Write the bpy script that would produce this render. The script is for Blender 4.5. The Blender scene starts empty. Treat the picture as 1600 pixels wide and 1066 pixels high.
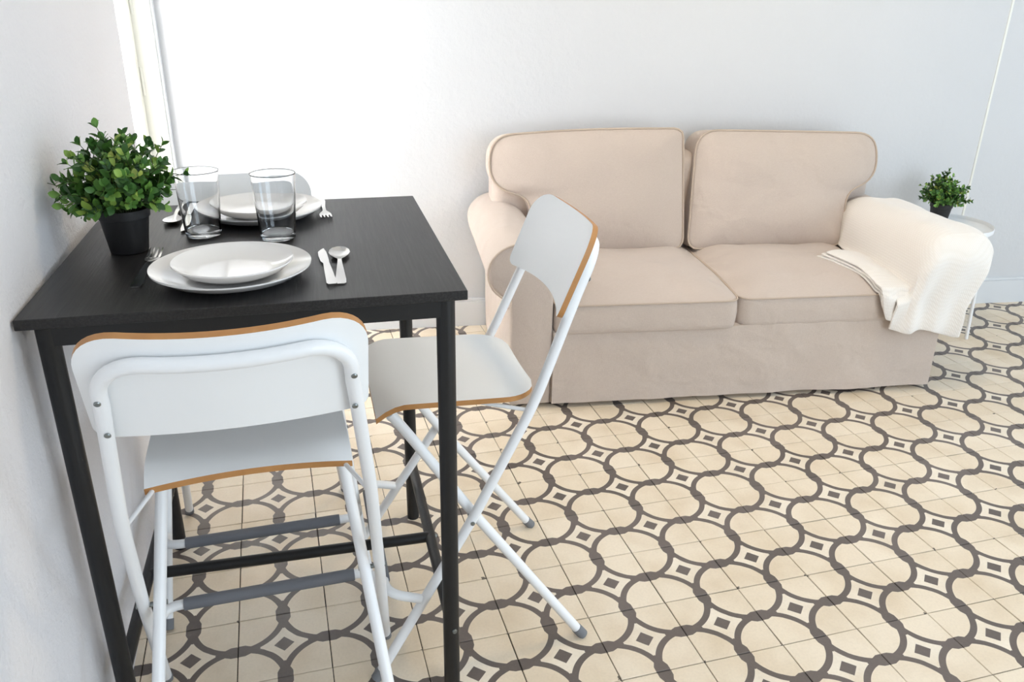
import bpy, bmesh, math, random
from mathutils import Vector, Matrix, noise
random.seed(7)
D = bpy.data; S = bpy.context.scene; C = S.collection
PI = math.pi

# ------------------------------------------------------------------ camera
F_PX = 1272.8
cam = D.cameras.new('camera'); cam.sensor_width = 36.0; cam.lens = F_PX / 1600 * 36.0
cam.clip_start = 0.02
camo = D.objects.new('camera', cam); C.objects.link(camo); S.camera = camo
RT = Vector((0.96114427, -0.27562809, 0.01519392))
DN = Vector((-0.09458600, -0.38054137, -0.91991399))
FW = Vector((0.25933605, 0.88273293, -0.39182572))
m = Matrix((RT, -DN, -FW)).transposed().to_4x4()
m.translation = Vector((-0.81746, -1.81478, 1.36602))
camo.matrix_world = m

# ------------------------------------------------------------------ light
S.view_settings.view_transform = 'Standard'; S.view_settings.look = 'None'
S.view_settings.gamma = 1.0; S.view_settings.use_curve_mapping = False
S.view_settings.exposure = 0.0
w = D.worlds.new('world'); S.world = w; w.use_nodes = True
w.node_tree.nodes['Background'].inputs[0].default_value = (0.85, 0.93, 1.0, 1)
w.node_tree.nodes['Background'].inputs[1].default_value = 1.6

def area(name, loc, target, sx, sy, power, col):
    l = D.lights.new(name, 'AREA'); l.shape = 'RECTANGLE'; l.size = sx; l.size_y = sy
    l.energy = power; l.color = col
    o = D.objects.new(name, l); C.objects.link(o); o.location = loc
    o.rotation_euler = (Vector(target) - Vector(loc)).to_track_quat('-Z', 'Y').to_euler()
    return o
ADDED_LAMP = 14.0  # power of the added, out-of-view warm ceiling light
# daylight entering by the two windows behind the camera and by the glazed door in the left wall
area('window_daylight', (1.35, -3.30, 1.35), (1.35, 0, 1.15), 2.0, 2.0, 50, (0.74, 0.87, 1.0))
area('side_window_daylight', (3.68, -1.05, 1.25), (0, -1.0, .7), 1.3, 1.5, 25, (0.62, 0.81, 1.0))
area('door_daylight', (-1.47, 1.16, 1.20), (0.6, 1.16, 1.2), 0.4, 1.7, 32, (1.0, 0.99, 0.97))

# ------------------------------------------------------------------ helpers
def link(o, parent=None):
    C.objects.link(o)
    if parent is not None: o.parent = parent
    return o
def obj(name, bm, mats, parent=None, smooth=True, angle=40, loc=None, rz=None):
    me = D.meshes.new(name)
    bmesh.ops.recalc_face_normals(bm, faces=bm.faces)
    bm.to_mesh(me); bm.free()
    if not isinstance(mats, (list, tuple)): mats = [mats]
    for mm in mats: me.materials.append(mm)
    if smooth:
        for p in me.polygons: p.use_smooth = True
        me.set_sharp_from_angle(angle=math.radians(angle))
    o = D.objects.new(name, me); link(o, parent)
    if loc is not None: o.location = loc
    if rz is not None: o.rotation_euler = (0, 0, rz)
    return o
def thing(name, label, cat, loc=(0, 0, 0), rz=0.0, group=None):
    o = D.objects.new(name, None); o.empty_display_size = 0.05; C.objects.link(o)
    o.location = loc; o.rotation_euler = (0, 0, rz); tag(o, label, cat, group); return o
def tag(o, label, cat, group=None):
    o['label'] = label; o['category'] = cat
    if group: o['group'] = group
    return o
def struct(o, label=None, cat=None):
    o['kind'] = 'structure'
    if label: o['label'] = label
    if cat: o['category'] = cat
    return o

def add_box(bm, x0, x1, y0, y1, z0, z1, bev=0.0, seg=2):
    r = bmesh.ops.create_cube(bm, size=1.0)
    vs = r['verts']
    for v in vs:
        v.co = Vector((x0 + (v.co.x + .5) * (x1 - x0), y0 + (v.co.y + .5) * (y1 - y0), z0 + (v.co.z + .5) * (z1 - z0)))
    if bev > 0:
        es = list({e for v in vs for e in v.link_edges})
        bmesh.ops.bevel(bm, geom=es, offset=bev, segments=seg, profile=0.5, affect='EDGES')
    return bm
def box(*a, **k): return add_box(bmesh.new(), *a, **k)
def fillet(pts, rad, n=6):
    pts = [Vector(p) for p in pts]; out = [pts[0]]
    for i in range(1, len(pts) - 1):
        a, b, c = pts[i - 1], pts[i], pts[i + 1]
        r = min(rad, (a - b).length * .49, (c - b).length * .49)
        p, q = b + (a - b).normalized() * r, b + (c - b).normalized() * r
        for k in range(n + 1):
            t = k / n; out.append(p * (1 - t) ** 2 + b * 2 * t * (1 - t) + q * t * t)
    out.append(pts[-1]); return out
def add_tube(bm, pts, r, seg=12, caps=True, closed=False):
    pts = [Vector(p) for p in pts]
    clean = [pts[0]]
    for p in pts[1:]:
        if (p - clean[-1]).length > 1e-6: clean.append(p)
    pts = clean; n = len(pts); rings = []; nrm = None
    for i, p in enumerate(pts):
        if closed: t = (pts[(i + 1) % n] - pts[i - 1]).normalized()
        else: t = (pts[min(i + 1, n - 1)] - pts[max(i - 1, 0)]).normalized()
        if nrm is None:
            a = Vector((0, 0, 1)) if abs(t.z) < .9 else Vector((1, 0, 0)); nrm = (a - t * a.dot(t)).normalized()
        else: nrm = (nrm - t * nrm.dot(t)).normalized()
        b = t.cross(nrm); rr = r(i / (n - 1)) if callable(r) else r
        rings.append([bm.verts.new(p + (nrm * math.cos(2 * PI * k / seg) + b * math.sin(2 * PI * k / seg)) * rr) for k in range(seg)])
    for i in range(n - 1 if not closed else n):
        A, B = rings[i], rings[(i + 1) % n]
        for k in range(seg): bm.faces.new((A[k], A[(k + 1) % seg], B[(k + 1) % seg], B[k]))
    if caps and not closed:
        bm.faces.new(rings[0][::-1]); bm.faces.new(rings[-1])
    return bm
def tube(*a, **k): return add_tube(bmesh.new(), *a, **k)
def add_lathe(bm, prof, seg=48, c=(0, 0, 0)):
    rings = []
    for r, z in prof:
        if r < 1e-6: rings.append([bm.verts.new((c[0], c[1], c[2] + z))])
        else: rings.append([bm.verts.new((c[0] + r * math.cos(2 * PI * k / seg), c[1] + r * math.sin(2 * PI * k / seg), c[2] + z)) for k in range(seg)])
    for A, B in zip(rings, rings[1:]):
        for k in range(seg):
            if len(A) == 1 and len(B) == 1: continue
            if len(A) == 1: bm.faces.new((A[0], B[k], B[(k + 1) % seg]))
            elif len(B) == 1: bm.faces.new((A[k], A[(k + 1) % seg], B[0]))
            else: bm.faces.new((A[k], A[(k + 1) % seg], B[(k + 1) % seg], B[k]))
    return bm
def lathe(prof, seg=48, c=(0, 0, 0)): return add_lathe(bmesh.new(), prof, seg, c)
def slab(bm, top, bot, side_mat=0):
    """closed sheet from two equal grids of points (rows x cols); rim faces get material side_mat"""
    R_, K = len(top), len(top[0])
    T = [[bm.verts.new(p) for p in row] for row in top]; B = [[bm.verts.new(p) for p in row] for row in bot]
    for i in range(R_ - 1):
        for k in range(K - 1):
            bm.faces.new((T[i][k], T[i][k + 1], T[i + 1][k + 1], T[i + 1][k]))
            bm.faces.new((B[i][k], B[i + 1][k], B[i + 1][k + 1], B[i][k + 1]))
    rim = [(0, k) for k in range(K)] + [(i, K - 1) for i in range(1, R_)] + [(R_ - 1, k) for k in range(K - 2, -1, -1)] + [(i, 0) for i in range(R_ - 2, 0, -1)]
    uv = bm.loops.layers.uv.verify()
    for (a, b), (c, d) in zip(rim, rim[1:] + rim[:1]):
        try:
            f = bm.faces.new((T[a][b], B[a][b], B[c][d], T[c][d])); f.material_index = side_mat
            for l, q in zip(f.loops, ((a + b, 0), (a + b, 1), (c + d, 1), (c + d, 0))): l[uv].uv = (q[0] * .1, q[1])
        except ValueError: pass
    return bm

# ------------------------------------------------------------------ materials
class NT:
    def __init__(s, name):
        s.m = D.materials.new(name); s.m.use_nodes = True; s.t = s.m.node_tree; s.b = s.t.nodes['Principled BSDF']
    def n(s, typ, **kw):
        x = s.t.nodes.new(typ)
        for k, v in kw.items(): setattr(x, k, v)
        return x
    def put(s, sock, v):
        if isinstance(v, bpy.types.NodeSocket): s.t.links.new(v, sock)
        else: sock.default_value = v
    def M(s, op, a, b=None, c=None, clamp=False):
        x = s.n('ShaderNodeMath', operation=op, use_clamp=clamp); s.put(x.inputs[0], a)
        if b is not None: s.put(x.inputs[1], b)
        if c is not None: s.put(x.inputs[2], c)
        return x.outputs[0]
    def mix(s, f, a, b, mode='MIX'):
        x = s.n('ShaderNodeMix', data_type='RGBA', blend_type=mode)
        s.put(x.inputs[0], f); s.put(x.inputs[6], a); s.put(x.inputs[7], b); return x.outputs[2]
    def noise(s, scale, detail=3, rough=.5, vec=None, dist=0.0):
        x = s.n('ShaderNodeTexNoise'); x.inputs['Scale'].default_value = scale; x.inputs['Detail'].default_value = detail
        x.inputs['Roughness'].default_value = rough; x.inputs['Distortion'].default_value = dist
        s.t.links.new(vec if vec is not None else s.co('Object'), x.inputs['Vector']); return x.outputs['Fac']
    def co(s, k='Object'): return s.n('ShaderNodeTexCoord').outputs[k]
    def mapped(s, scale, k='Object', rot=(0, 0, 0)):
        x = s.n('ShaderNodeMapping'); s.t.links.new(s.co(k), x.inputs[0]); x.inputs['Scale'].default_value = scale
        x.inputs['Rotation'].default_value = rot; return x.outputs[0]
    def ramp(s, f, stops):
        x = s.n('ShaderNodeValToRGB'); s.put(x.inputs[0], f); e = x.color_ramp.elements
        while len(e) < len(stops): e.new(.5)
        for el, (p, c) in zip(e, stops): el.position = p; el.color = c
        return x.outputs[0]
    def bump(s, h, strength=.3, dist=.01):
        x = s.n('ShaderNodeBump'); x.inputs['Strength'].default_value = strength; x.inputs['Distance'].default_value = dist
        s.put(x.inputs['Height'], h); s.t.links.new(x.outputs[0], s.b.inputs['Normal']); return x
    def set(s, **k):
        for a, v in k.items(): s.put(s.b.inputs[a.replace('_', ' ')], v)
        return s
def srgb(r, g, b):
    f = lambda c: c / 12.92 if c <= .04045 else ((c + .055) / 1.055) ** 2.4
    return (f(r / 255), f(g / 255), f(b / 255), 1)
def plain(name, col, rough=.5, **k):
    t = NT(name); t.set(Base_Color=col, Roughness=rough, **k); return t.m

def mat_wall(name, col, s1, s2, strength, dist):
    t = NT(name)
    a = t.noise(s1, 5, .6); b = t.noise(s2, 3, .5)
    h = t.M('ADD', t.M('MULTIPLY', a, .6), t.M('MULTIPLY', b, .8))
    c2 = tuple(x * .965 for x in col[:3]) + (1,)
    t.set(Base_Color=t.mix(t.noise(1.6, 3), col, c2), Roughness=.85); t.bump(h, strength, dist); return t.m
M_wall_left = mat_wall('stucco_paint', srgb(236, 234, 236), 150, 60, .55, .006)
M_wall = mat_wall('plaster_paint', srgb(219, 220, 222), 70, 26, .35, .006)
M_ceiling = plain('ceiling_paint', srgb(245, 245, 243), .9)
M_trim = plain('trim_gloss_paint', srgb(240, 239, 230), .35)
M_base = plain('skirting_paint', srgb(226, 229, 232), .45)
M_grout = NT('grout'); M_grout.set(Base_Color=srgb(46, 38, 32), Roughness=.9); M_grout = M_grout.m

def mat_tile():
    t = NT('encaustic_tile')
    sep = t.n('ShaderNodeSeparateXYZ'); wob = t.n('ShaderNodeTexNoise'); wob.inputs['Scale'].default_value = 38
    geo = t.n('ShaderNodeNewGeometry'); t.t.links.new(geo.outputs['Position'], wob.inputs['Vector'])
    u0, v0 = sep.outputs[0], sep.outputs[1]; t.t.links.new(t.co('UV'), sep.inputs[0])
    wv = t.M('MULTIPLY', t.M('SUBTRACT', wob.outputs['Fac'], .5), .009)
    u = t.M('ABSOLUTE', t.M('ADD', t.M('SUBTRACT', u0, .5), wv)); v = t.M('ABSOLUTE', t.M('ADD', t.M('SUBTRACT', v0, .5), wv))
    a = t.M('SUBTRACT', .5, u); b = t.M('SUBTRACT', .5, v)
    r = t.M('SQRT', t.M('ADD', t.M('MULTIPLY', a, a), t.M('MULTIPLY', b, b)))
    ring = t.M('MULTIPLY', t.M('GREATER_THAN', r, .466), t.M('LESS_THAN', r, .542))
    def node_(along, perp): return t.M('LESS_THAN', along, t.M('MINIMUM', .083, t.M('SUBTRACT', .118, t.M('MULTIPLY', perp, .46))))
    n1 = t.M('MULTIPLY', node_(v, a), t.M('LESS_THAN', a, .24)); n2 = t.M('MULTIPLY', node_(u, b), t.M('LESS_THAN', b, .24))
    sq = t.M('LESS_THAN', t.M('ADD', u, v), .112)
    dark = t.M('MAXIMUM', t.M('MAXIMUM', ring, sq), t.M('MAXIMUM', n1, n2))
    star = t.M('GREATER_THAN', r, .542)
    rnd = t.n('ShaderNodeObjectInfo').outputs['Random']
    blot = t.n('ShaderNodeTexNoise'); blot.inputs['Scale'].default_value = 7; blot.inputs['Detail'].default_value = 5
    t.t.links.new(geo.outputs['Position'], blot.inputs['Vector'])
    cream = t.mix(t.M('MULTIPLY', rnd, .8), srgb(239, 225, 204), srgb(231, 215, 191))
    cream = t.mix(star, cream, srgb(240, 229, 211))
    cream = t.mix(t.ramp(blot.outputs['Fac'], [(.42, (0, 0, 0, 1)), (.75, (.55, .55, .55, 1))]), cream, srgb(206, 184, 152))
    gr = t.mix(rnd, srgb(112, 102, 97), srgb(99, 90, 85))
    fine = t.n('ShaderNodeTexNoise'); fine.inputs['Scale'].default_value = 160; t.t.links.new(geo.outputs['Position'], fine.inputs['Vector'])
    col = t.mix(dark, cream, gr)
    col = t.mix(t.M('MULTIPLY', t.M('SUBTRACT', fine.outputs['Fac'], .4), .25, clamp=True), col, srgb(150, 135, 118))
    chn = t.n('ShaderNodeTexNoise'); chn.inputs['Scale'].default_value = 55; t.t.links.new(geo.outputs['Position'], chn.inputs['Vector'])
    chip = t.M('LESS_THAN', r, t.M('MULTIPLY', t.M('SUBTRACT', chn.outputs['Fac'], .42, clamp=True), t.M('MULTIPLY', t.M('SUBTRACT', rnd, .5, clamp=True), .55)))
    col = t.mix(t.M('MULTIPLY', chip, .85), col, srgb(70, 60, 52))
    t.set(Base_Color=col, Roughness=t.M('ADD', .30, t.M('MULTIPLY', blot.outputs['Fac'], .2)), Specular_IOR_Level=.4)
    t.bump(t.M('ADD', fine.outputs['Fac'], t.M('MULTIPLY', blot.outputs['Fac'], 2.)), .12, .002); return t.m
M_tile = mat_tile()

def mat_blackwood(name, along):
    t = NT(name); sc = (9, 260, 260) if along == 'x' else (260, 9, 260)
    g = t.noise(1.0, 4, .65, t.mapped(sc)); g2 = t.noise(1.0, 2, .5, t.mapped((2, 40, 40) if along == 'x' else (40, 2, 40)))
    h = t.M('ADD', g, t.M('MULTIPLY', g2, .5))
    t.set(Base_Color=t.mix(t.ramp(g, [(.4, (0, 0, 0, 1)), (.7, (1, 1, 1, 1))]), srgb(23, 22, 23), srgb(46, 44, 44)), Roughness=.42, Specular_IOR_Level=.45)
    t.bump(h, .25, .0015); return t.m
M_top = mat_blackwood('black_brown_woodgrain', 'y')
M_blackmetal = NT('black_powder_coat'); M_blackmetal.set(Base_Color=srgb(24, 25, 27), Roughness=.42, Metallic=.1)
M_blackmetal.bump(M_blackmetal.noise(500, 2), .08, .001); M_blackmetal = M_blackmetal.m
M_white = NT('white_laminate'); M_white.set(Base_Color=srgb(249, 250, 250), Roughness=.42); M_white.bump(M_white.noise(350, 2), .05, .001); M_white = M_white.m
M_whitemetal = plain('white_powder_coat', srgb(246, 247, 248), .32)
def mat_ply():
    t = NT('plywood_edge')
    sep = t.n('ShaderNodeSeparateXYZ'); t.t.links.new(t.co('UV'), sep.inputs[0])
    st = t.M('POWER', t.M('ABSOLUTE', t.M('SINE', t.M('MULTIPLY', sep.outputs[1], 5 * PI))), .6)
    g = t.mix(t.noise(40, 3), srgb(210, 155, 94), srgb(184, 128, 72))
    t.set(Base_Color=t.mix(t.M('MULTIPLY', t.M('SUBTRACT', 1.0, st), .7), g, srgb(112, 70, 36)), Roughness=.5); return t.m
M_ply = mat_ply()
M_rubber = plain('grey_rubber', srgb(122, 124, 128), .7)
M_sleeve = NT('grey_grip_sleeve'); M_sleeve.set(Base_Color=srgb(112, 114, 120), Roughness=.75); M_sleeve.bump(M_sleeve.noise(700, 2), .2, .001); M_sleeve = M_sleeve.m
M_screw = plain('steel_screw', srgb(140, 146, 146), .35, Metallic=1.0)
M_steel = plain('polished_steel', srgb(205, 203, 200), .16, Metallic=1.0)
M_china = plain('white_porcelain', srgb(240, 238, 236), .12, Coat_Weight=.4, Coat_Roughness=.05)
M_glass = NT('clear_glass'); M_glass.set(Base_Color=(.93, .94, .95, 1), Roughness=0.0, Transmission_Weight=1.0, IOR=1.45); M_glass = M_glass.m
M_pane = NT('window_pane'); M_pane.set(Base_Color=(1, 1, 1, 1), Roughness=0.0, Transmission_Weight=1.0, IOR=1.02); M_pane = M_pane.m
M_pot = plain('black_plastic', srgb(25, 24, 25), .5)
M_soil = NT('dark_soil'); M_soil.set(Base_Color=srgb(30, 26, 20), Roughness=.95); M_soil.bump(M_soil.noise(220, 3), .8, .004); M_soil = M_soil.m
def mat_leaf():
    t = NT('leaf'); rnd = t.n('ShaderNodeObjectInfo').outputs['Random']; isl = t.n('ShaderNodeNewGeometry').outputs['Random Per Island']
    f = t.M('FRACT', t.M('ADD', rnd, t.M('MULTIPLY', isl, 3.7)))
    c = t.ramp(f, [(0, srgb(42, 78, 34)), (.35, srgb(62, 104, 44)), (.7, srgb(92, 138, 58)), (.9, srgb(134, 172, 76)), (1, srgb(170, 180, 84))])
    t.set(Base_Color=c, Roughness=.45, Subsurface_Weight=.0); return t.m
M_leaf = mat_leaf()
M_stem = plain('stem', srgb(62, 74, 36), .6)
def mat_linen():
    t = NT('beige_linen')
    a = t.noise(1.0, 2, .6, t.mapped((900, 900, 90))); b = t.noise(1.0, 2, .6, t.mapped((90, 900, 900))); c = t.noise(7, 4, .6)
    wv = t.M('ADD', a, b)
    col = t.mix(t.M('SUBTRACT', wv, .55, clamp=True), srgb(211, 196, 184), srgb(191, 174, 161)); col = t.mix(t.M('MULTIPLY', c, .35), col, srgb(204, 187, 174))
    t.set(Base_Color=col, Roughness=.92, Sheen_Weight=.25, Sheen_Roughness=.5)
    wr = t.noise(1.0, 2.5, .45, t.mapped((7, 7, 9)), .4)
    t.bump(t.M('ADD', t.M('MULTIPLY', wv, .09), t.M('MULTIPLY', wr, 1.7)), .5, .02); return t.m
M_linen = mat_linen()
M_piping = plain('linen_piping', srgb(192, 174, 157), .9)
def mat_throw():
    t = NT('cream_knit')
    uv = t.co('UV'); sep = t.n('ShaderNodeSeparateXYZ'); t.t.links.new(uv, sep.inputs[0])
    a = t.M('SINE', t.M('MULTIPLY', sep.outputs[0], 420)); b = t.M('SINE', t.M('MULTIPLY', sep.outputs[1], 260))
    h = t.M('MULTIPLY', t.M('ABSOLUTE', a), t.M('ABSOLUTE', b))
    t.set(Base_Color=t.mix(t.M('MULTIPLY', h, .6), srgb(236, 229, 221), srgb(245, 240, 234)), Roughness=.95, Sheen_Weight=.4)
    t.bump(t.M('ADD', t.M('MULTIPLY', h, .6), t.noise(300, 3)), .3, .004); return t.m
M_throw = mat_throw()

# ------------------------------------------------------------------ the room
WA = math.radians(-7.185); WD = Vector((math.cos(WA), math.sin(WA), 0)); WN = Vector((-math.sin(WA), math.cos(WA), 0)); W0 = Vector((-0.408, 1.538, 0))
CEIL = 2.75; XL = -1.217; XR = 3.7; YF = -3.4
T = 0.2
floor = struct(obj('floor', box(-1.7, 4.6, -3.8, 2.2, -.05, -.0035), M_grout, smooth=False), 'cream and grey encaustic tile floor with ring pattern', 'floor')
def tile_bm(bm, cx, cy, uvl, dz=0.0):
    h = .0989; b = .0010
    z = [(-h, -.02), (-h, -b), (-h + b, 0)]
    rings = [[bm.verts.new((cx + sx * -hh, cy + sy * -hh, zz + dz)) for sx, sy in ((-1, -1), (1, -1), (1, 1), (-1, 1))] for hh, zz in z]
    fs = []
    for A, B in zip(rings, rings[1:]):
        for k in range(4): fs.append(bm.faces.new((A[k], A[(k + 1) % 4], B[(k + 1) % 4], B[k])))
    fs.append(bm.faces.new(rings[-1]))
    for f in fs:
        for l in f.loops: l[uvl].uv = ((l.vert.co.x - cx) / T + .5, (l.vert.co.y - cy) / T + .5)
bm = bmesh.new(); uvl = bm.loops.layers.uv.new('UVMap'); tile_bm(bm, 0, 0, uvl)
tile_me = D.meshes.new('tile'); bmesh.ops.recalc_face_normals(bm, faces=bm.faces); bm.to_mesh(tile_me); bm.free(); tile_me.materials.append(M_tile)
rest = bmesh.new(); uvr = rest.loops.layers.uv.new('UVMap'); ntile = 0
for i in range(-8, 22):
    for j in range(-18, 10):
        cx, cy = (i + .5) * T, (j + .5) * T
        if (Vector((cx, cy, 0)) - W0).dot(WN) > .12 or cx < XL - .1: continue
        near = cy > -.85 and cx < 2.95 and not (cx > .75 and cy < -.72)
        if cx < -.9 and cy < -.55: near = False
        if near and ntile < 300:
            o = D.objects.new('tile', tile_me); link(o, floor); o.location = (cx + random.gauss(0, .00025), cy + random.gauss(0, .00025), random.uniform(-.0006, .0))
            o.rotation_euler = (random.gauss(0, .0016), random.gauss(0, .0016), random.gauss(0, .002)); ntile += 1
        else: tile_bm(rest, cx, cy, uvr, random.uniform(-.0006, 0))
tr = obj('tile_field', rest, M_tile, floor, smooth=False); tr['kind'] = 'stuff'

# back wall, set 7 degrees off the tile grid
def wall_frame_box(s0, s1, d0, d1, z0, z1, bev=0):
    b = box(s0, s1, d0, d1, z0, z1, bev=bev); mt = Matrix.Translation(W0) @ Matrix.Rotation(WA, 4, 'Z'); bmesh.ops.transform(b, matrix=mt, verts=b.verts); return b
struct(obj('wall_back', wall_frame_box(-1.3, 5.2, 0, .15, 0, CEIL), M_wall, smooth=False), 'white plastered back wall behind the sofa', 'wall')
bb = box(-.745, 5.0, -.016, 0, 0, .115); add_box(bb, -.745, 5.0, -.012, 0, .115, .128, bev=.003)
bmesh.ops.transform(bb, matrix=Matrix.Translation(W0) @ Matrix.Rotation(WA, 4, 'Z'), verts=bb.verts)
struct(obj('baseboard_back', bb, M_base, smooth=False), 'pale grey skirting board along the back wall', 'baseboard')
sx = (Vector((2.262, 1.202, 0)) - W0).dot(WD)
struct(obj('trim_1', wall_frame_box(sx - .005, sx + .005, -.003, 0, .128, CEIL), M_trim, smooth=False), 'thin painted cable strip running up the back wall', 'cable strip')
# left wall with the door opening
DY0, DY1 = .93, 1.575
bm = box(XL - .2, XL, YF, DY0, 0, CEIL); add_box(bm, XL - .2, XL, DY0, DY1 + .2, 2.12, CEIL); add_box(bm, XL - .2, XL - .002, DY1 + .045, DY1 + .2, 0, 2.12)
struct(obj('wall_left', bm, M_wall_left, smooth=False), 'rough stuccoed left wall beside the black table', 'wall')
d = struct(thing('door_1', 'white glazed door with cream frame in the far left corner', 'door', (0, 0, 0)))
bm = box(XL - .06, XL + .022, DY1, DY1 + .045, 0, 2.12, bev=.003); obj('door_frame', bm, M_trim, d, smooth=False)
bm = box(XL, XL + .030, DY1 + .012, DY1 + .066, 0, 2.12, bev=.002); obj('casing', bm, M_base, d, smooth=False)
obj('door_head', box(XL - .06, XL - .002, DY0, DY1, 2.06, 2.12, bev=.003), M_trim, d, smooth=False)
LX0, LX1 = XL - .085, XL - .045
lf = bmesh.new()
for a in ((DY0 + .01, DY0 + .08, 0.01, 2.05), (DY1 - .075, DY1 - .005, .01, 2.05), (DY0 + .08, DY1 - .075, .01, .25), (DY0 + .08, DY1 - .075, 1.95, 2.05)):
    add_box(lf, LX0, LX1, a[0], a[1], a[2], a[3], bev=.003)
leaf = obj('door_leaf', lf, M_trim, d, smooth=False)
obj('pane', box(LX0 + .018, LX1 - .018, DY0 + .08, DY1 - .075, .25, 1.95), M_pane, leaf, smooth=False)
for hz in (1.05, 1.33, 1.75): obj('hinge', tube([(LX1 + .006, DY1 - .004, hz - .05), (LX1 + .006, DY1 - .004, hz + .05)], .006, 10), M_trim, d)
# the walls and ceiling behind the camera
WX0, WX1, WZ0, WZ1 = .3, 2.4, .3, 2.4
bm = box(-1.42, WX0, YF - .15, YF, 0, CEIL); add_box(bm, WX1, XR + .2, YF - .15, YF, 0, CEIL)
add_box(bm, WX0, WX1, YF - .15, YF, 0, WZ0); add_box(bm, WX0, WX1, YF - .15, YF, WZ1, CEIL)
struct(obj('wall_front', bm, M_wall, smooth=False), 'white wall with a window behind the camera', 'wall')
SY0, SY1, SZ0, SZ1 = -1.75, -.35, .45, 2.05
bm = box(XR, XR + .15, YF, SY0, 0, CEIL); add_box(bm, XR, XR + .15, SY1, 1.1, 0, CEIL)
add_box(bm, XR, XR + .15, SY0, SY1, 0, SZ0); add_box(bm, XR, XR + .15, SY0, SY1, SZ1, CEIL)
struct(obj('wall_right', bm, M_wall, smooth=False), 'white right wall with a side window', 'wall')
bm = bmesh.new()
for a in ((WX0, WX0 + .06, WZ0, WZ1), (WX1 - .06, WX1, WZ0, WZ1), (WX0, WX1, WZ0, WZ0 + .06), (WX0, WX1, WZ1 - .06, WZ1), (1.32, 1.38, WZ0, WZ1)): add_box(bm, a[0], a[1], YF - .1, YF - .04, a[2], a[3])
struct(obj('window_1', bm, M_trim, smooth=False), 'white two-light window frame behind the camera', 'window')
bm = bmesh.new()
for a in ((SY0, SY0 + .06, SZ0, SZ1), (SY1 - .06, SY1, SZ0, SZ1), (SY0, SY1, SZ0, SZ0 + .06), (SY0, SY1, SZ1 - .06, SZ1), (-1.08, -1.02, SZ0, SZ1)): add_box(bm, XR + .04, XR + .1, a[0], a[1], a[2], a[3])
struct(obj('window_2', bm, M_trim, smooth=False), 'white two-light window frame in the right wall', 'window')
struct(obj('ceiling', box(-1.42, XR + .2, YF - .15, 2.0, CEIL, CEIL + .1), M_ceiling, smooth=False), 'plain white ceiling', 'ceiling')

# unseen ceiling lamp, added to warm the light on the floor and sofa
cl = thing('added_ceiling_lamp', 'unseen round white ceiling lamp added to warm the floor and sofa', 'lamp', (.75, .1, CEIL))
obj('added_lamp_base', lathe([(0, 0), (.19, 0), (.19, -.02), (0, -.02)], 40), M_trim, cl)
t_ = NT('added_lamp_diffuser'); t_.set(Base_Color=(1, 1, 1, 1), Emission_Color=(1.0, .78, .52, 1), Emission_Strength=1.0)
obj('added_lamp_shade', lathe([(.185, -.02), (.18, -.04), (.13, -.062), (0, -.07)], 40), t_.m, cl)
ld = D.lights.new('added_lamp_light', 'AREA'); ld.shape = 'DISK'; ld.size = .34; ld.energy = ADDED_LAMP; ld.color = (1.0, .76, .44)
lo_ = D.objects.new('added_lamp_light', ld); C.objects.link(lo_); lo_.location = (.75, .1, CEIL - .075)

# ------------------------------------------------------------------ bar table
TZ = .91; TC = Vector((-.857, -.198, 0)); TR = math.radians(-2.2)
tb = thing('bar_table', 'square black-brown bar table with round black legs against the left wall', 'table', TC, TR)
hw, hd = .343, .352
obj('tabletop', box(-hw, hw, -hd, hd, TZ - .017, TZ, bev=.0012, seg=1), M_top, tb, smooth=False)
ix, iy = hw - .033, hd - .033
for s in (-1, 1):
    obj('apron', box(-ix, ix, s * (iy + .004) - .009, s * (iy + .004) + .009, TZ - .053, TZ - .017), M_blackmetal, tb, smooth=False)
    obj('apron', box(s * (ix + .004) - .009, s * (ix + .004) + .009, -iy, iy, TZ - .053, TZ - .017), M_blackmetal, tb, smooth=False)
for sx_ in (-1, 1):
    for sy_ in (-1, 1):
        lg = obj('leg', tube([(sx_ * ix, sy_ * iy, 0.004), (sx_ * ix, sy_ * iy, TZ - .017)], .0165, 24), M_blackmetal, tb)
        obj('foot_pad', tube([(sx_ * ix, sy_ * iy, 0.0), (sx_ * ix, sy_ * iy, .006)], .0158, 20), M_blackmetal, lg)
        add = obj('bolt', lathe([(0, .004), (.004, .004), (.0052, .002), (.0052, 0)], 12), M_screw, tb)
        add.location = (sx_ * ix + .0162 * math.sin(.25), sy_ * iy - .0162 * math.cos(.25), .172); add.rotation_euler = (PI / 2, 0, .25)
SB = .185
for sx_ in (-1, 1):
    obj('stretcher', tube([(sx_ * ix, -iy, SB), (sx_ * ix, iy, SB)], .0125, 20), M_blackmetal, tb)
    b_ = obj('bolt', lathe([(0, .004), (.004, .004), (.0052, .002), (.0052, 0)], 12), M_screw, tb); b_.location = (sx_ * ix + .0122, -.03, SB); b_.rotation_euler = (0, PI / 2, 0)
obj('crossbar', tube([(-ix, -.03, SB), (ix, -.03, SB)], .0125, 20), M_blackmetal, tb)

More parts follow.
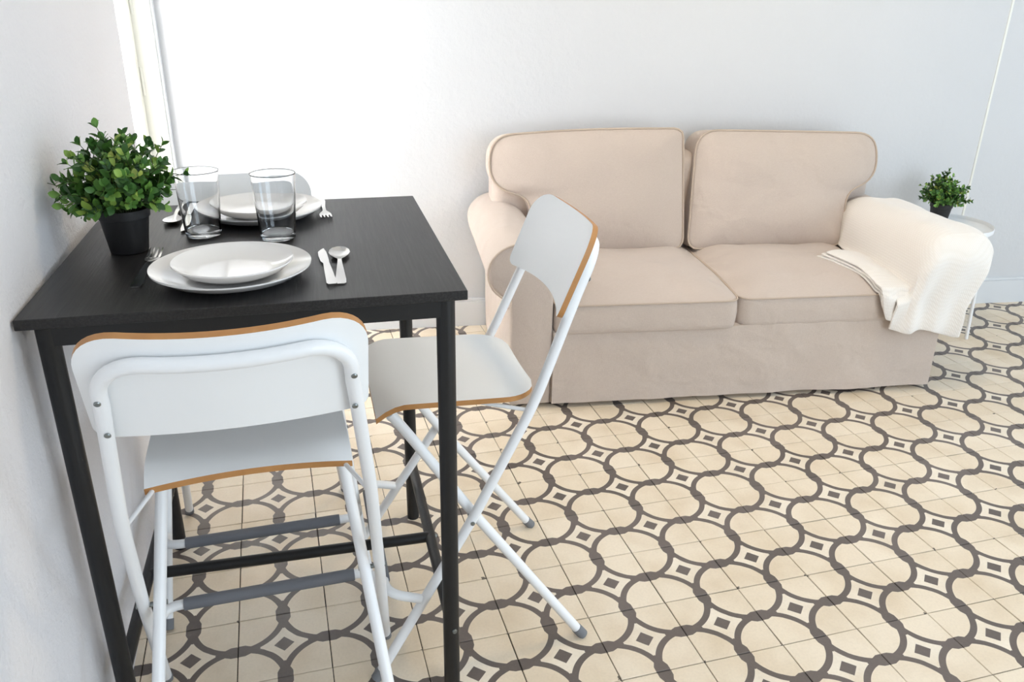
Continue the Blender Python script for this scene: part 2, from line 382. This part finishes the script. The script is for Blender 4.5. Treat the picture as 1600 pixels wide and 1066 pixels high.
# ------------------------------------------------------------------ folding bar chairs
RAIL = [(.478, 0.0), (.26, .355), (.125, .605), (-.003, .92)]
LEG = [(0.0, 0.0), (.255, .36), (.365, .53), (.412, .598)]
def interp(tab, z):
    for (f0, z0), (f1, z1) in zip(tab, tab[1:]):
        if z <= z1: return f0 + (f1 - f0) * (z - z0) / (z1 - z0)
    (f0, z0), (f1, z1) = tab[-2:]; return f0 + (f1 - f0) * (z - z0) / (z1 - z0)
LT, LB, TRD = .163, .235, .0108
def chair(label, loc, rz, delta=0.0, reverse=False):
    t = thing('folding_bar_chair', label, 'chair', loc, rz, 'white folding bar chairs at the table')
    cd, sd = math.cos(delta), math.sin(delta)
    def rail(l, f, z):                               # local: x right, y forward; rail frame turned about its front foot
        df = f - .478; return Vector((l, .478 + df * cd + z * sd, z * cd - df * sd))
    lat = lambda z: LB + (LT - LB) * min(z, .93) / .93
    def board(l, h, off):                            # h along the back from z=.77, off towards the sitter
        k = Vector((-.406, 1.0)).normalized(); nn = Vector((k.y, -k.x))
        o2 = off - .024 * (1 - (l / .163) ** 2)
        p = Vector((interp(RAIL, .77), .77)) + k * h + nn * o2
        return rail(l, p.x, p.y)
    side = [rail(-lat(z), interp(RAIL, z), z) for z in (.012, .355, .605, .88)]
    side = fillet(side[:3] + [board(-.1655, .055, 0)], .05, 5)
    rc = .062; top = [board(-.163, .075, 0)]
    for k in range(10): a = PI / 2 * k / 9; top.append(board(-.162 + rc - rc * math.cos(a), .158 - rc + rc * math.sin(a), 0))
    top += [board(l, .158, 0) for l in (-.075, -.05, -.025)]
    half = side + top; pts = half + [board(0, .158, 0)] + [Vector((-p.x, p.y, p.z)) for p in half[::-1]]
    bf = obj('back_frame', tube(pts, TRD, 14), M_whitemetal, t)
    for s in (-1, 1):
        a, b = rail(s * lat(0), .478, 0), rail(s * lat(.03), interp(RAIL, .03), .03)
        a.z = max(a.z, 0); dv = (b - a).normalized()
        obj('rubber_foot', tube([a + Vector((0, 0, .002)), a + dv * .026], .0122, 14), M_rubber, bf)
    # backrest board
    W = .188; H = .192; rt = .062; rb = .022; nl = 34
    topf, botf = [], []
    ls = [W * math.sin(PI / 2 * (-1 + 2 * k / nl)) for k in range(nl + 1)]
    for j in range(9):
        ra, rb_ = [], []
        for l in ls:
            e = max(0, abs(l) - (W - rt)); h1 = H - rt + math.sqrt(max(0, rt * rt - e * e)) 
            e = max(0, abs(l) - (W - rb)); h0 = rb - math.sqrt(max(0, rb * rb - e * e)) + .019 * (1 - (l / W) ** 2)
            h = h0 + (h1 - h0) * j / 8
            ra.append(board(l, h, TRD + .0125)); rb_.append(board(l, h, TRD + .0005))
        topf.append(ra); botf.append(rb_)
    bd = obj('backrest', slab(bmesh.new(), topf, botf, 1), [M_white, M_ply], t, angle=35)
    for s in (-1, 1):
        for z in (.80, .857):
            p = rail(s * .1642, interp(RAIL, z), z); nv = (rail(0, -.1, .77) - rail(0, 0, .8106)).normalized()
            sc = obj('screw', lathe([(0, .0022), (.0032, .0022), (.0046, .001), (.0046, 0)], 14), M_screw, t)
            sc.location = p + nv * (TRD - .0002); sc.rotation_euler = nv.to_track_quat('Z', 'Y').to_euler()
    # rear legs
    ll = lambda z: .2175 + (.155 - .2175) * z / .6
    for s in (-1, 1):
        lp = [Vector((s * ll(z), f, z)) for f, z in LEG]; lp[0] = lp[0] + (lp[1] - lp[0]).normalized() * .016
        lgo = obj('leg', tube(fillet(lp, .06, 5), TRD, 14), M_whitemetal, t)
        base = Vector((s * ll(0), LEG[0][0], 0)); dv = (lp[1] - base).normalized()
        obj('rubber_foot', tube([base + Vector((0, 0, .002)), base + dv * .028], .0122, 14), M_rubber, lgo)
        pz = rail(s * (lat(.355)), interp(RAIL, .355), .355)
        pv = obj('pivot_bolt', tube([(s * (ll(.36) - .012), pz.y, pz.z), (pz.x + s * .0125, pz.y, pz.z)], .0045, 12), M_screw, t)
    obj('crossbar', tube([(-.156, .411, .590), (.156, .411, .590)], .0095, 12), M_whitemetal, t)
    # support rod under the seat
    sup = [rail(-lat(.59), interp(RAIL, .59), .59), Vector((-.135, .35 if reverse else .24, .594)), Vector((.135, .35 if reverse else .24, .594)), rail(lat(.59), interp(RAIL, .59), .59)]
    obj('seat_support_rod', tube(fillet(sup, .03, 4), .0042, 10), M_whitemetal, t)
    # footrest
    fr = [rail(-.222, .372, .185), rail(-.215, .445, .208), rail(.215, .445, .208), rail(.222, .372, .185)]
    ft = obj('footrest', tube(fillet(fr, .045, 8), .0102, 14), M_whitemetal, t)
    obj('grip_sleeve', tube([rail(-.172, .445, .208), rail(.172, .445, .208)], .0132, 16), M_sleeve, ft)
    # seat
    Ws = .170; R = .074; n = 22; f0, f1 = .106, .442
    A, B = [], []
    for i in range(n + 1):
        q = i / n; f = f0 + (f1 - f0) * (q ** 1.25); dd = f - f0
        wd = Ws if dd >= R else max(.062, Ws - R + math.sqrt(max(0, R * R - (R - dd) ** 2)))
        lip = max(0, (f - (f1 - .06)) / .06)
        ra, rb_ = [], []
        for k in range(17):
            u = -1 + k / 8; l = wd * u
            z = .6085 + .035 * (f - f0) + .004 * (u * u) * (1 - lip) - lip ** 2 * (.011 + .012 * u * u)
            ra.append((l, f, z)); rb_.append((l, f, z - .0115))
        A.append(ra); B.append(rb_)
    if reverse:                                      # seat mounted with its lip to the rear
        g = lambda p: (p[0], .265 + (f1 - p[1]), p[2] + .008)
        A = [[g(p) for p in r_] for r_ in A]; B = [[g(p) for p in r_] for r_ in B]
    obj('seat', slab(bmesh.new(), A, B, 1), [M_white, M_ply], t, angle=35)
    return t
chair('white folding bar chair seen from behind, tucked under the near side of the table', (-.902, -.817, 0), math.radians(.8), .041, True)
chair('white folding bar chair facing the table from the right, beside the sofa', (-.229, -.2335, 0), math.radians(88.8))
chair('white folding bar chair on the far side of the table, mostly hidden behind it', (-.925, .293, 0), math.radians(180.5))

# ------------------------------------------------------------------ on the table
def plate(label, x, y, z, r, hgt, group):
    p = [(0, .004), (r * .56, .004), (r * .66, .006), (r * .86, hgt * .62), (r * .985, hgt - .0015), (r, hgt), (r * 1.0, hgt - .0025), (r * .88, hgt * .55 - .003),
         (r * .68, .001), (r * .62, 0), (r * .56, 0), (r * .54, .002), (0, .002)]
    o = obj('plate', lathe(p, 72), M_china, loc=(x, y, z)); return tag(o, label, 'plate', group)
plate('large white dinner plate nearest the camera, under a smaller plate', -.905, -.397, TZ, .1335, .024, 'white plates on the table')
plate('small white plate stacked on the dinner plate nearest the camera', -.902, -.398, TZ + .0078, .1, .0245, 'white plates on the table')
plate('large white dinner plate at the far side of the table', -.858, .018, TZ, .1325, .024, 'white plates on the table')
plate('small white plate stacked on the far dinner plate behind the glasses', -.857, .016, TZ + .0078, .1, .0245, 'white plates on the table')
def tumbler(label, x, y):
    p = [(0, .0), (.031, .0), (.0335, .002), (.0345, .008), (.0432, .1285), (.0437, .1295), (.0432, .1305), (.0424, .1298), (.0418, .128), (.0332, .016), (.031, .011), (.02, .0095), (0, .009)]
    return tag(obj('drinking_glass', lathe(p, 56), M_glass, loc=(x, y, TZ + .0004)), label, 'glass', 'clear drinking glasses on the table')
tumbler('clear drinking glass next to the potted plant', -.968, -.116)
tumbler('clear drinking glass in the middle of the table, right of the other glass', -.824, -.170)
def strip_bm(rows, th=.0016, n=8):
    A, B = [], []
    for y, hwid, z, dish in rows:
        a = [(hwid * (-1 + 2 * k / n), y, z - dish * (1 - (-1 + 2 * k / n) ** 2)) for k in range(n + 1)]
        A.append(a); B.append([(p[0], p[1], p[2] - th) for p in a])
    return slab(bmesh.new(), A, B, 0)
HANDLE = [(0, .0055, .002, 0), (.004, .0088, .002, 0), (.02, .0092, .0026, 0), (.06, .0066, .006, 0), (.095, .0042, .009, 0), (.115, .0036, .0085, 0), (.128, .004, .0065, 0)]
def place(o, x, y, rz): o.location = (x, y, TZ + .0006); o.rotation_euler = (0, 0, rz); return o
def spoon(label, x, y, rz):
    rows = HANDLE + [(.14, .0105, .0062, .002), (.152, .0165, .0066, .0045), (.167, .0196, .007, .0058), (.182, .0182, .0076, .0055), (.194, .0125, .0082, .0034), (.2, .003, .0085, 0)]
    return tag(place(obj('spoon', strip_bm(rows), M_steel, angle=60), x, y, rz), label, 'spoon', 'steel cutlery on the table')
def knife(label, x, y, rz):
    t = thing('table_knife', label, 'knife', (x, y, TZ + .0006), rz, 'steel cutlery on the table')
    obj('handle', strip_bm([(0, .006, .004, 0), (.006, .0088, .0042, 0), (.06, .0074, .0046, 0), (.118, .0055, .0046, 0)], .004), M_steel, t)
    A = [[(-.005, .117, .004), (.005, .117, .004)], [(-.009, .13, .004), (.006, .13, .004)], [(-.0105, .165, .004), (.006, .165, .004)], [(-.0095, .19, .004), (.0055, .19, .004)], [(-.003, .205, .004), (.003, .208, .004)], [(.002, .212, .004), (.0035, .212, .004)]]
    B = [[(p[0], p[1], p[2] - .0015) for p in r_] for r_ in A]
    obj('blade', slab(bmesh.new(), A, B, 0), M_steel, t); return t
def fork(label, x, y, rz):
    t = thing('fork', label, 'fork', (x, y, TZ + .0006), rz, 'steel cutlery on the table')
    obj('handle', strip_bm(HANDLE + [(.138, .0095, .005, .001), (.148, .0125, .0045, .0015), (.158, .0127, .0048, .0012)]), M_steel, t)
    for k in range(4):
        xx = -.0108 + k * .0072
        obj('tine', shift(strip_bm([(.1575, .0021, .0046, 0), (.175, .0019, .0056, 0), (.195, .0012, .0085, 0), (.203, .0004, .0102, 0)], .0018, 2), xx), M_steel, t)
    return t
def shift(bm, dx):
    for v in bm.verts: v.co.x += dx
    return bm
knife('steel table knife right of the nearest plates, beside the spoon', -.744, -.489, math.radians(.5))
spoon('steel spoon right of the nearest plates, beside the knife', -.729, -.485, math.radians(-4))
fork('steel fork lying left of the nearest plates in front of the plant pot', -1.058, -.424, math.radians(-4))
spoon('steel spoon at the far left of the table behind the glass', -1.026, .17, math.radians(180 - 3.5))
fork('steel fork right of the far plates with tines towards the camera', -.721, .137, math.radians(180))
knife('steel table knife half hidden behind the glass next to the plant', -1.003, .12, math.radians(180 - 2))

# ------------------------------------------------------------------ potted plants
def leaf_mesh():
    bm = bmesh.new(); rows = [(0, .03, 0), (.14, .17, .02), (.38, .32, .05), (.62, .33, .07), (.85, .2, .05), (1, .02, 0)]
    V = []
    for y, wd, z in rows: V.append([bm.verts.new((-wd, y, z + .1 * wd)), bm.verts.new((0, y, z - .03)), bm.verts.new((wd, y, z + .1 * wd))])
    for a, b in zip(V, V[1:]):
        for k in range(2): bm.faces.new((a[k], a[k + 1], b[k + 1], b[k]))
    me = D.meshes.new('leaf'); bm.to_mesh(me); bm.free(); me.materials.append(M_leaf)
    for p in me.polygons: p.use_smooth = True
    return me
LEAF = leaf_mesh()
def plant(label, loc, rx, ry, ztop, nstem, leafsz, parts, seed, clip=None):
    rnd = random.Random(seed)
    t = thing('potted_plant', label, 'potted plant', loc, 0, 'artificial potted plants')
    PH = .083
    pot = obj('pot', lathe([(0, 0), (.031, 0), (.0335, .002), (.043, .066), (.0455, .067), (.0465, PH), (.0445, PH), (.0435, .072), (.042, .07), (0, .07)], 40), M_pot, t)
    obj('soil', lathe([(0, .074), (.02, .0735), (.0425, .0712), (.0425, .069), (0, .069)], 30), M_soil, pot)
    stems = bmesh.new(); L = []
    for s in range(nstem):
        az = rnd.uniform(0, 2 * PI); el = math.asin(rnd.uniform(-.04, 1) ** 1.0 if rnd.random() > .06 else 0.0)
        dirv = Vector((math.cos(az) * math.cos(el) * rx, math.sin(az) * math.cos(el) * ry, math.sin(el) * (ztop - PH) + .0))
        ln = rnd.uniform(.72, 1.0) if rnd.random() > .14 else rnd.uniform(1.02, 1.2)
        p0 = Vector((rnd.uniform(-.022, .022), rnd.uniform(-.022, .022), PH - .01)); p2 = Vector((0, 0, PH + .012)) + dirv * ln
        p1 = (p0 + p2) / 2 + Vector((0, 0, .022)) + Vector((rnd.gauss(0, .006), rnd.gauss(0, .006), 0))
        pts = [p0 * (1 - k / 6) ** 2 + p1 * 2 * (k / 6) * (1 - k / 6) + p2 * (k / 6) ** 2 for k in range(7)]
        if clip: 
            for p in pts: p.x = max(p.x, clip)
        add_tube(stems, pts, lambda q: .0011 - .0005 * q, 5)
        for k in range(2, 7):
            for q in range(2 if k < 6 else 3):
                tg = (pts[k] - pts[k - 1]).normalized(); a = Vector((0, 0, 1)) if abs(tg.z) < .9 else Vector((1, 0, 0))
                n1 = tg.cross(a).normalized(); n2 = tg.cross(n1)
                ph = (k % 2) * PI / 2 + q * (PI if k < 6 else 2 * PI / 3) + rnd.gauss(0, .35)
                out = (n1 * math.cos(ph) + n2 * math.sin(ph)) * 1.0 + tg * (.75 if k < 6 else 1.1) + Vector((0, 0, .18))
                out.normalize(); sd = out.cross(tg).normalized() if out.cross(tg).length > .05 else n1
                nm = sd.cross(out); sz = leafsz * rnd.uniform(.7, 1.25) * (1 if k < 6 else .8)
                mt = Matrix((sd * sz, out * sz, nm * sz)).transposed().to_4x4(); mt.translation = pts[k] - tg * rnd.uniform(0, .006)
                if clip and (mt.translation + out * sz).x < clip: continue
                if any(((Vector(loc) + mt.translation + out * sz * g_).xy - Vector((-.968, -.116))).length < .047 for g_ in (0, .5, 1)): continue
                L.append((mt, (pts[k]).length))
    obj('stems', stems, M_stem, t)
    L.sort(key=lambda a: -a[1])
    for mt, _ in L[:parts]:
        o = D.objects.new('leaf', LEAF); link(o, t); o.matrix_local = mt
    bm = bmesh.new()
    for mt, _ in L[parts:]:
        n0 = len(bm.verts); bm.from_mesh(LEAF); bm.verts.ensure_lookup_table()
        bmesh.ops.transform(bm, matrix=mt, verts=bm.verts[n0:])
    o = obj('foliage', bm, M_leaf, t); o['kind'] = 'stuff'
plant('leafy green plant in a black pot on the bar table against the wall', (-1.095, -.196, TZ), .108, .105, .210, 128, .0205, 300, 3, clip=-.112)
plant('small leafy green plant in a black pot on the white side table', (1.95, 1.02, .4775), .1, .1, .205, 110, .0185, 0, 11)

# ------------------------------------------------------------------ side table
t = thing('side_table', 'small round white metal side table between the sofa arm and the wall', 'side table', (1.92, .95, -.02), 0)
obj('table_top', lathe([(0, .497), (.18, .497), (.185, .5), (.187, .512), (.1885, .514), (.19, .512), (.1895, .496), (.185, .492), (0, .492)], 64), M_whitemetal, t)
for k in range(4):
    a = math.radians(-52 + 90 * k); obj('leg', tube([(.186 * math.cos(a), .186 * math.sin(a), .02), (.165 * math.cos(a), .165 * math.sin(a), .494)], .0075, 12), M_whitemetal, t)

# ------------------------------------------------------------------ sofa
SA = math.radians(-8.0); SO = Vector((-.096, .669, 0))
sofa = thing('two_seat_sofa', 'beige linen two-seat sofa with rolled arms along the back wall', 'sofa', SO, SA)
SW = 1.62; SD = .79
def extrude_outline(pts, y0, y1, n=10, rnd=.012):
    """closed outline in xz swept along y with softened ends"""
    bm = bmesh.new(); c = sum((Vector((p[0], 0, p[1])) for p in pts), Vector()) / len(pts); rings = []
    st = [(y0, -rnd), (y0 + rnd * .3, -rnd * .3), (y0 + rnd, 0)] + [(y0 + rnd + (y1 - y0 - 2 * rnd) * k / n, 0) for k in range(1, n)] + [(y1 - rnd, 0), (y1 - rnd * .3, -rnd * .3), (y1, -rnd)]
    N = len(pts)
    nr = []
    for i in range(N):
        a, b = Vector(pts[i - 1]), Vector(pts[(i + 1) % N]); d_ = (b - a).normalized(); nr.append(Vector((-d_.y, d_.x)))
    for y, o in st: rings.append([bm.verts.new((pts[i][0] - nr[i].x * o * -1, y, pts[i][1] - nr[i].y * o * -1)) for i in range(N)])
    for A, B in zip(rings, rings[1:]):
        for k in range(N): bm.faces.new((A[k], A[(k + 1) % N], B[(k + 1) % N], B[k]))
    bm.faces.new(rings[0]); bm.faces.new(rings[-1][::-1]); return bm
def wrinkle(bm, amp, sc, axis=None):
    bm.normal_update()
    for v in bm.verts:
        n_ = noise.noise(Vector((v.co.x * sc[0], v.co.y * sc[1], v.co.z * sc[2])))
        v.co += v.normal * amp * n_
    return bm
def arm_outline(flip):
    cx, cz, rx, rz = .037, .507, .113, .101
    p = [(0.004, .012), (0.002, .15), (0.001, .3), (0.0, .405)]
    for k in range(26):
        a = math.radians(243 - (243 + 22) * k / 25); p.append((cx + rx * math.cos(a), cz + rz * math.sin(a)))
    p += [(.15, .40), (.151, .25), (.151, .012)]
    if flip: p = [(SW - x, z) for x, z in p][::-1]
    return p
for fl in (False, True):
    op = arm_outline(fl); a = obj('armrest', wrinkle(extrude_outline(op, 0, SD, 16), .004, (9, 5, 9)), M_linen, sofa, angle=60)
    sc = [(x, z) for x, z in op]
    edge = [Vector((x, -.001, z)) for x, z in op if z > .402]
    obj('piping', tube(edge, .0038, 8), M_piping, a)
bm = box(.149, SW - .149, .006, .70, .012, .292, bev=.006); bmesh.ops.subdivide_edges(bm, edges=[e for e in bm.edges if abs(e.verts[0].co.x - e.verts[1].co.x) > .5], cuts=30)
obj('base', bm, M_linen, sofa, angle=50)
sk = bmesh.new(); A = []; B = []
for j in range(9):
    z = .29 - (.29 - .018) * j / 8; ra, rb_ = [], []
    for k in range(61):
        x = .153 + (SW - .158) * k / 60; q = j / 8
        y = -.005 - .006 * q + .013 * q * noise.noise(Vector((x * 5, z * 3, 1))) + .003 * noise.noise(Vector((x * 14, z * 9, 4)))
        ra.append((x, y, z)); rb_.append((x, y + .008, z))
    A.append(ra); B.append(rb_)
obj('front_skirt', slab(sk, A, B), M_linen, sofa, angle=60)
bm = box(.01, SW - .01, .60, SD, .012, .79, bev=.05, seg=5); obj('back_frame', wrinkle(bm, .003, (5, 5, 5)), M_linen, sofa, angle=60)

def outline_sample(ctrl, N=120):
    """ctrl: list of (x, y, radius) corners -> rounded closed outline with N points"""
    pts = []
    n = len(ctrl)
    for i in range(n):
        a, b, c = Vector(ctrl[i - 1][:2]), Vector(ctrl[i][:2]), Vector(ctrl[(i + 1) % n][:2]); r = ctrl[i][2]
        r = min(r, (a - b).length * .5, (c - b).length * .5); p, q = b + (a - b).normalized() * r, b + (c - b).normalized() * r
        for k in range(9): s = k / 8; pts.append(p * (1 - s) ** 2 + b * 2 * s * (1 - s) + q * s * s)
    Ls = [0]
    for i in range(len(pts)): Ls.append(Ls[-1] + (pts[(i + 1) % len(pts)] - pts[i]).length)
    out = []
    j = 0
    for k in range(N):
        d_ = Ls[-1] * k / N
        while Ls[j + 1] < d_: j += 1
        s = (d_ - Ls[j]) / max(1e-9, Ls[j + 1] - Ls[j]); out.append(pts[j].lerp(pts[(j + 1) % len(pts)], s))
    return out
def cushion(name, ctrl, centre, depth, bulge, fn, seedv, pr=.0042, wr=.010):
    """boxed cushion: face with bulge, side wall of given depth; fn maps (u,v,h) to sofa space"""
    ol = outline_sample(ctrl); c = Vector(centre); bm = bmesh.new(); N = len(ol); rings = []
    ts = [.12, .25, .38, .5, .62, .73, .82, .89, .94, .975, 1.0]
    def P(t_, o, h): 
        p = c + (o - c) * t_; return fn(p.x, p.y, h)
    nz = lambda o, t_: wr * noise.noise(Vector(((c + (o - c) * t_).x * 6 + seedv, (c + (o - c) * t_).y * 6, seedv))) * (1 - t_ ** 6) + wr * .8 * noise.noise(Vector(((c + (o - c) * t_).x * 17 + seedv, (c + (o - c) * t_).y * 17, seedv))) * t_ ** 3 * (1 - t_ ** 30)
    cv = bm.verts.new(fn(c.x, c.y, bulge))
    for t_ in ts: rings.append([bm.verts.new(P(t_, o, bulge * (1 - t_ ** 3.2) + nz(o, t_))) for o in ol])
    for q in (.06, .2, .5, .8, .95): rings.append([bm.verts.new(P(1.0 + .012 * math.sin(PI * q), o, -depth * q)) for o in ol])
    rings.append([bm.verts.new(P(.985, o, -depth)) for o in ol])
    for k in range(N): bm.faces.new((cv, rings[0][k], rings[0][(k + 1) % N]))
    for A_, B_ in zip(rings, rings[1:]):
        for k in range(N): bm.faces.new((A_[k], B_[k], B_[(k + 1) % N], A_[(k + 1) % N]))
    bm.faces.new(rings[-1])
    o = obj(name, bm, M_linen, sofa, angle=70)
    obj('piping', tube([P(1.004, q, .001) for q in ol], pr, 8, closed=True), M_piping, o); return o
# seat cushions: (x, y) plan, h up from the seam
def seat_fn(u, v, h): return Vector((u, v, .388 + .018 * min(1, max(0, v) / .25) + h))
cushion('seat_cushion', [(.157, -.012, .03), (.815, -.018, .05), (.812, .60, .05), (.157, .60, .05)], (.48, .28), .105, .046, seat_fn, 1.3, .003)
cushion('seat_cushion', [(.819, -.004, .05), (1.466, -.006, .03), (1.466, .60, .05), (.819, .60, .05)], (1.14, .28), .105, .046, seat_fn, 5.1, .003)
# back cushions: (x, z) face leaning back, h towards the sitter
def back_fn(u, v, h):
    a = .26; y0 = .50 + (v - .43) * math.tan(a); return Vector((u, y0 - h * math.cos(a), v + h * math.sin(a) * .5))
cushion('back_cushion', [(.16, .425, .04), (.775, .425, .05), (.772, .872, .085), (.745, .885, .05), (.38, .885, .3), (.0, .862, .1), (-.008, .68, .09), (.15, .632, .05)], (.44, .68), .15, .055, back_fn, 2.2)
cushion('back_cushion', [(.795, .425, .05), (1.462, .425, .04), (1.475, .632, .05), (1.605, .69, .09), (1.60, .862, .09), (1.2, .872, .3), (.83, .878, .09)], (1.17, .67), .15, .055, back_fn, 8.4)

# ------------------------------------------------------------------ throw over the right arm
def throw():
    t = thing('throw_blanket', 'cream knitted throw draped over the right sofa arm and seat', 'blanket', SO, SA)
    cx, cz, rx, rz = SW - .037, .507, .126, .115
    def seat_z(x, y):
        e = max(abs(x - 1.14) / .33, abs(y - .28) / .3); return .388 + .018 * min(1, max(0, y) / .25) + .046 * (1 - e ** 3.2 if e < 1 else 0)
    # cross-section over the arm from the seat up the inner side, over the roll and out past it
    prof = [(1.385, None, .010), (1.405, None, .012), (1.425, None, .018), (1.44, None, .032), (1.449, None, .055), (1.452, .5, 0)]
    for k in range(13):
        a = math.radians(166 - 86 * k / 12); prof.append((cx + rx * math.cos(a), cz + .005 + rz * math.sin(a), 0))
    prof += [(1.635, .627, 0), (1.665, .622, 0), (1.69, .612, 0), (1.712, .594, 0), (1.73, .568, 0), (1.742, .538, 0)]
    n = len(prof); A, B = [], []
    rows = 60; bm = bmesh.new()
    for i in range(rows + 1):
        s = i / rows; ra = []
        for k, (x, z0, dz) in enumerate(prof):
            q = k / (n - 1)
            if k < 5: x = 1.452 - (1.452 - x) * (.12 + .88 * min(1, s / .38))
            yb = .50 + .07 * math.sin(min(1, q * 1.5) * PI) - .22 * max(0, q - .65)
            if s < .55: y = yb + (-.02 - yb) * (s / .55)
            else: y = -.02
            z = z0 if z0 is not None else seat_z(x, max(y, .02)) + dz
            w_ = .007 * noise.noise(Vector((x * 11, y * 7, 2))) + .004 * noise.noise(Vector((x * 25, y * 16, 7)))
            z += w_ * (1 if q > .25 else .4); xx = x
            if q > .8: fl = (q - .8) / .2; z += .02 * fl * max(0, 1 - y / .3) + .008 * fl * math.sin(y * 22); xx += .012 * fl * math.sin(y * 15 + 1)
            if s > .42: z -= .016 * min(1, (s - .42) / .13) ** 2
            if s >= .55:
                v = (s - .55) / .45
                xb = 1.380 + (1.655 - 1.380) * (x - 1.385) / (1.742 - 1.385)
                lo = .262 - .03 * max(0, (xb - 1.5) / .15) + .006 * math.sin(xb * 38)
                hv = v ** .9; zz = z + (lo - z) * hv
                xx = xx + (xb - xx) * min(1, v * 1.6) ** .8
                turn = math.sin(min(1, v * 4.5) * PI / 2)
                fold = (.003 + .009 * v) * math.sin(x * 46 + 2.5 * v + 1) + .016 * v * noise.noise(Vector((x * 9, v * 2.2, 9)))
                cre = math.exp(-((x - 1.462) / .014) ** 2) * .014 * math.exp(-((v - .25) / .3) ** 2)
                y = -.02 - .042 * turn - fold * turn + cre; z = zz
            ra.append(Vector((xx, y, z)))
        A.append(ra)
    # thickness along approximate normals
    for i in range(rows + 1):
        row = []
        for k in range(n):
            p = A[i][k]; du = A[i][min(k + 1, n - 1)] - A[i][max(k - 1, 0)]; dv = A[min(i + 1, rows)][k] - A[max(i - 1, 0)][k]
            nn = du.cross(dv)
            nn = nn.normalized() if nn.length > 1e-9 else Vector((0, 0, 1))
            row.append(p + nn * .011)
        B.append(row)
    uvl = bm.loops.layers.uv.new('UVMap')
    slab(bm, A, B)
    for f in bm.faces:
        for l in f.loops: l[uvl].uv = (l.vert.co.x * 1.0 + l.vert.co.z * .6, l.vert.co.y - l.vert.co.z * .8)
    o = obj('drape', bm, M_throw, t, angle=80); md = o.modifiers.new('s', 'SUBSURF'); md.levels = 1; md.render_levels = 1
    # folded corner lying on the seat cushion and falling over its front edge
    for lay in range(3):
        A, B = [], []
        bm = bmesh.new(); uvl = bm.loops.layers.uv.new('UVMap')
        for i in range(31):
            s = i / 30; ra, rb_ = [], []
            for k in range(13):
                q = k / 12
                L0 = Vector((1.225 + .012 * lay, .27 - .012 * lay, 0)); L1 = Vector((1.44, .33, 0)); 
                M0 = Vector((1.33, -.02, 0)); M1 = Vector((1.48, .0, 0))
                e0 = L0.lerp(M0, min(1, s / .62)); e1 = L1.lerp(M1, min(1, s / .62))
                p = e0.lerp(e1, q); p.x += .02 * math.sin(s * 5) * (1 - q)
                topz = .388 + .018 * min(1, max(0, p.y) / .25) + .046 * (1 - max(abs(p.x - 1.14) / .33, abs(p.y - .28) / .3) ** 3.2 if max(abs(p.x - 1.14) / .33, abs(p.y - .28) / .3) < 1 else 0)
                z = max(topz, .40) + .008 + .0105 * lay + .006 * noise.noise(Vector((p.x * 14, p.y * 14, lay)))
                z += .0
                if s > .62:
                    v = (s - .62) / .38; p.y = -.014 - .010 * math.sin(min(1, v * 3) * PI / 2) - .006 * lay - .006 * math.sin(q * 9); z = z - (z - .275 - .01 * (2 - lay) - .03 * (1 - q)) * v; p.x += .055 * v * (1 - q)
                ra.append(Vector((p.x, p.y, z)))
            A.append(ra)
        for i in range(31):
            row = []
            for k in range(13):
                du = A[i][min(k + 1, 12)] - A[i][max(k - 1, 0)]; dv = A[min(i + 1, 30)][k] - A[max(i - 1, 0)][k]; nn = du.cross(dv)
                nn = nn.normalized() if nn.length > 1e-9 else Vector((0, 0, 1))
                if nn.z < -.2: nn = -nn
                row.append(A[i][k] - nn * .0085)
            B.append(row)
        slab(bm, A, B)
        for f in bm.faces:
            for l in f.loops: l[uvl].uv = (l.vert.co.x, l.vert.co.y - l.vert.co.z)
        o = obj('folded_corner', bm, M_throw, t, angle=80); md = o.modifiers.new('s', 'SUBSURF'); md.levels = 1; md.render_levels = 1
throw()
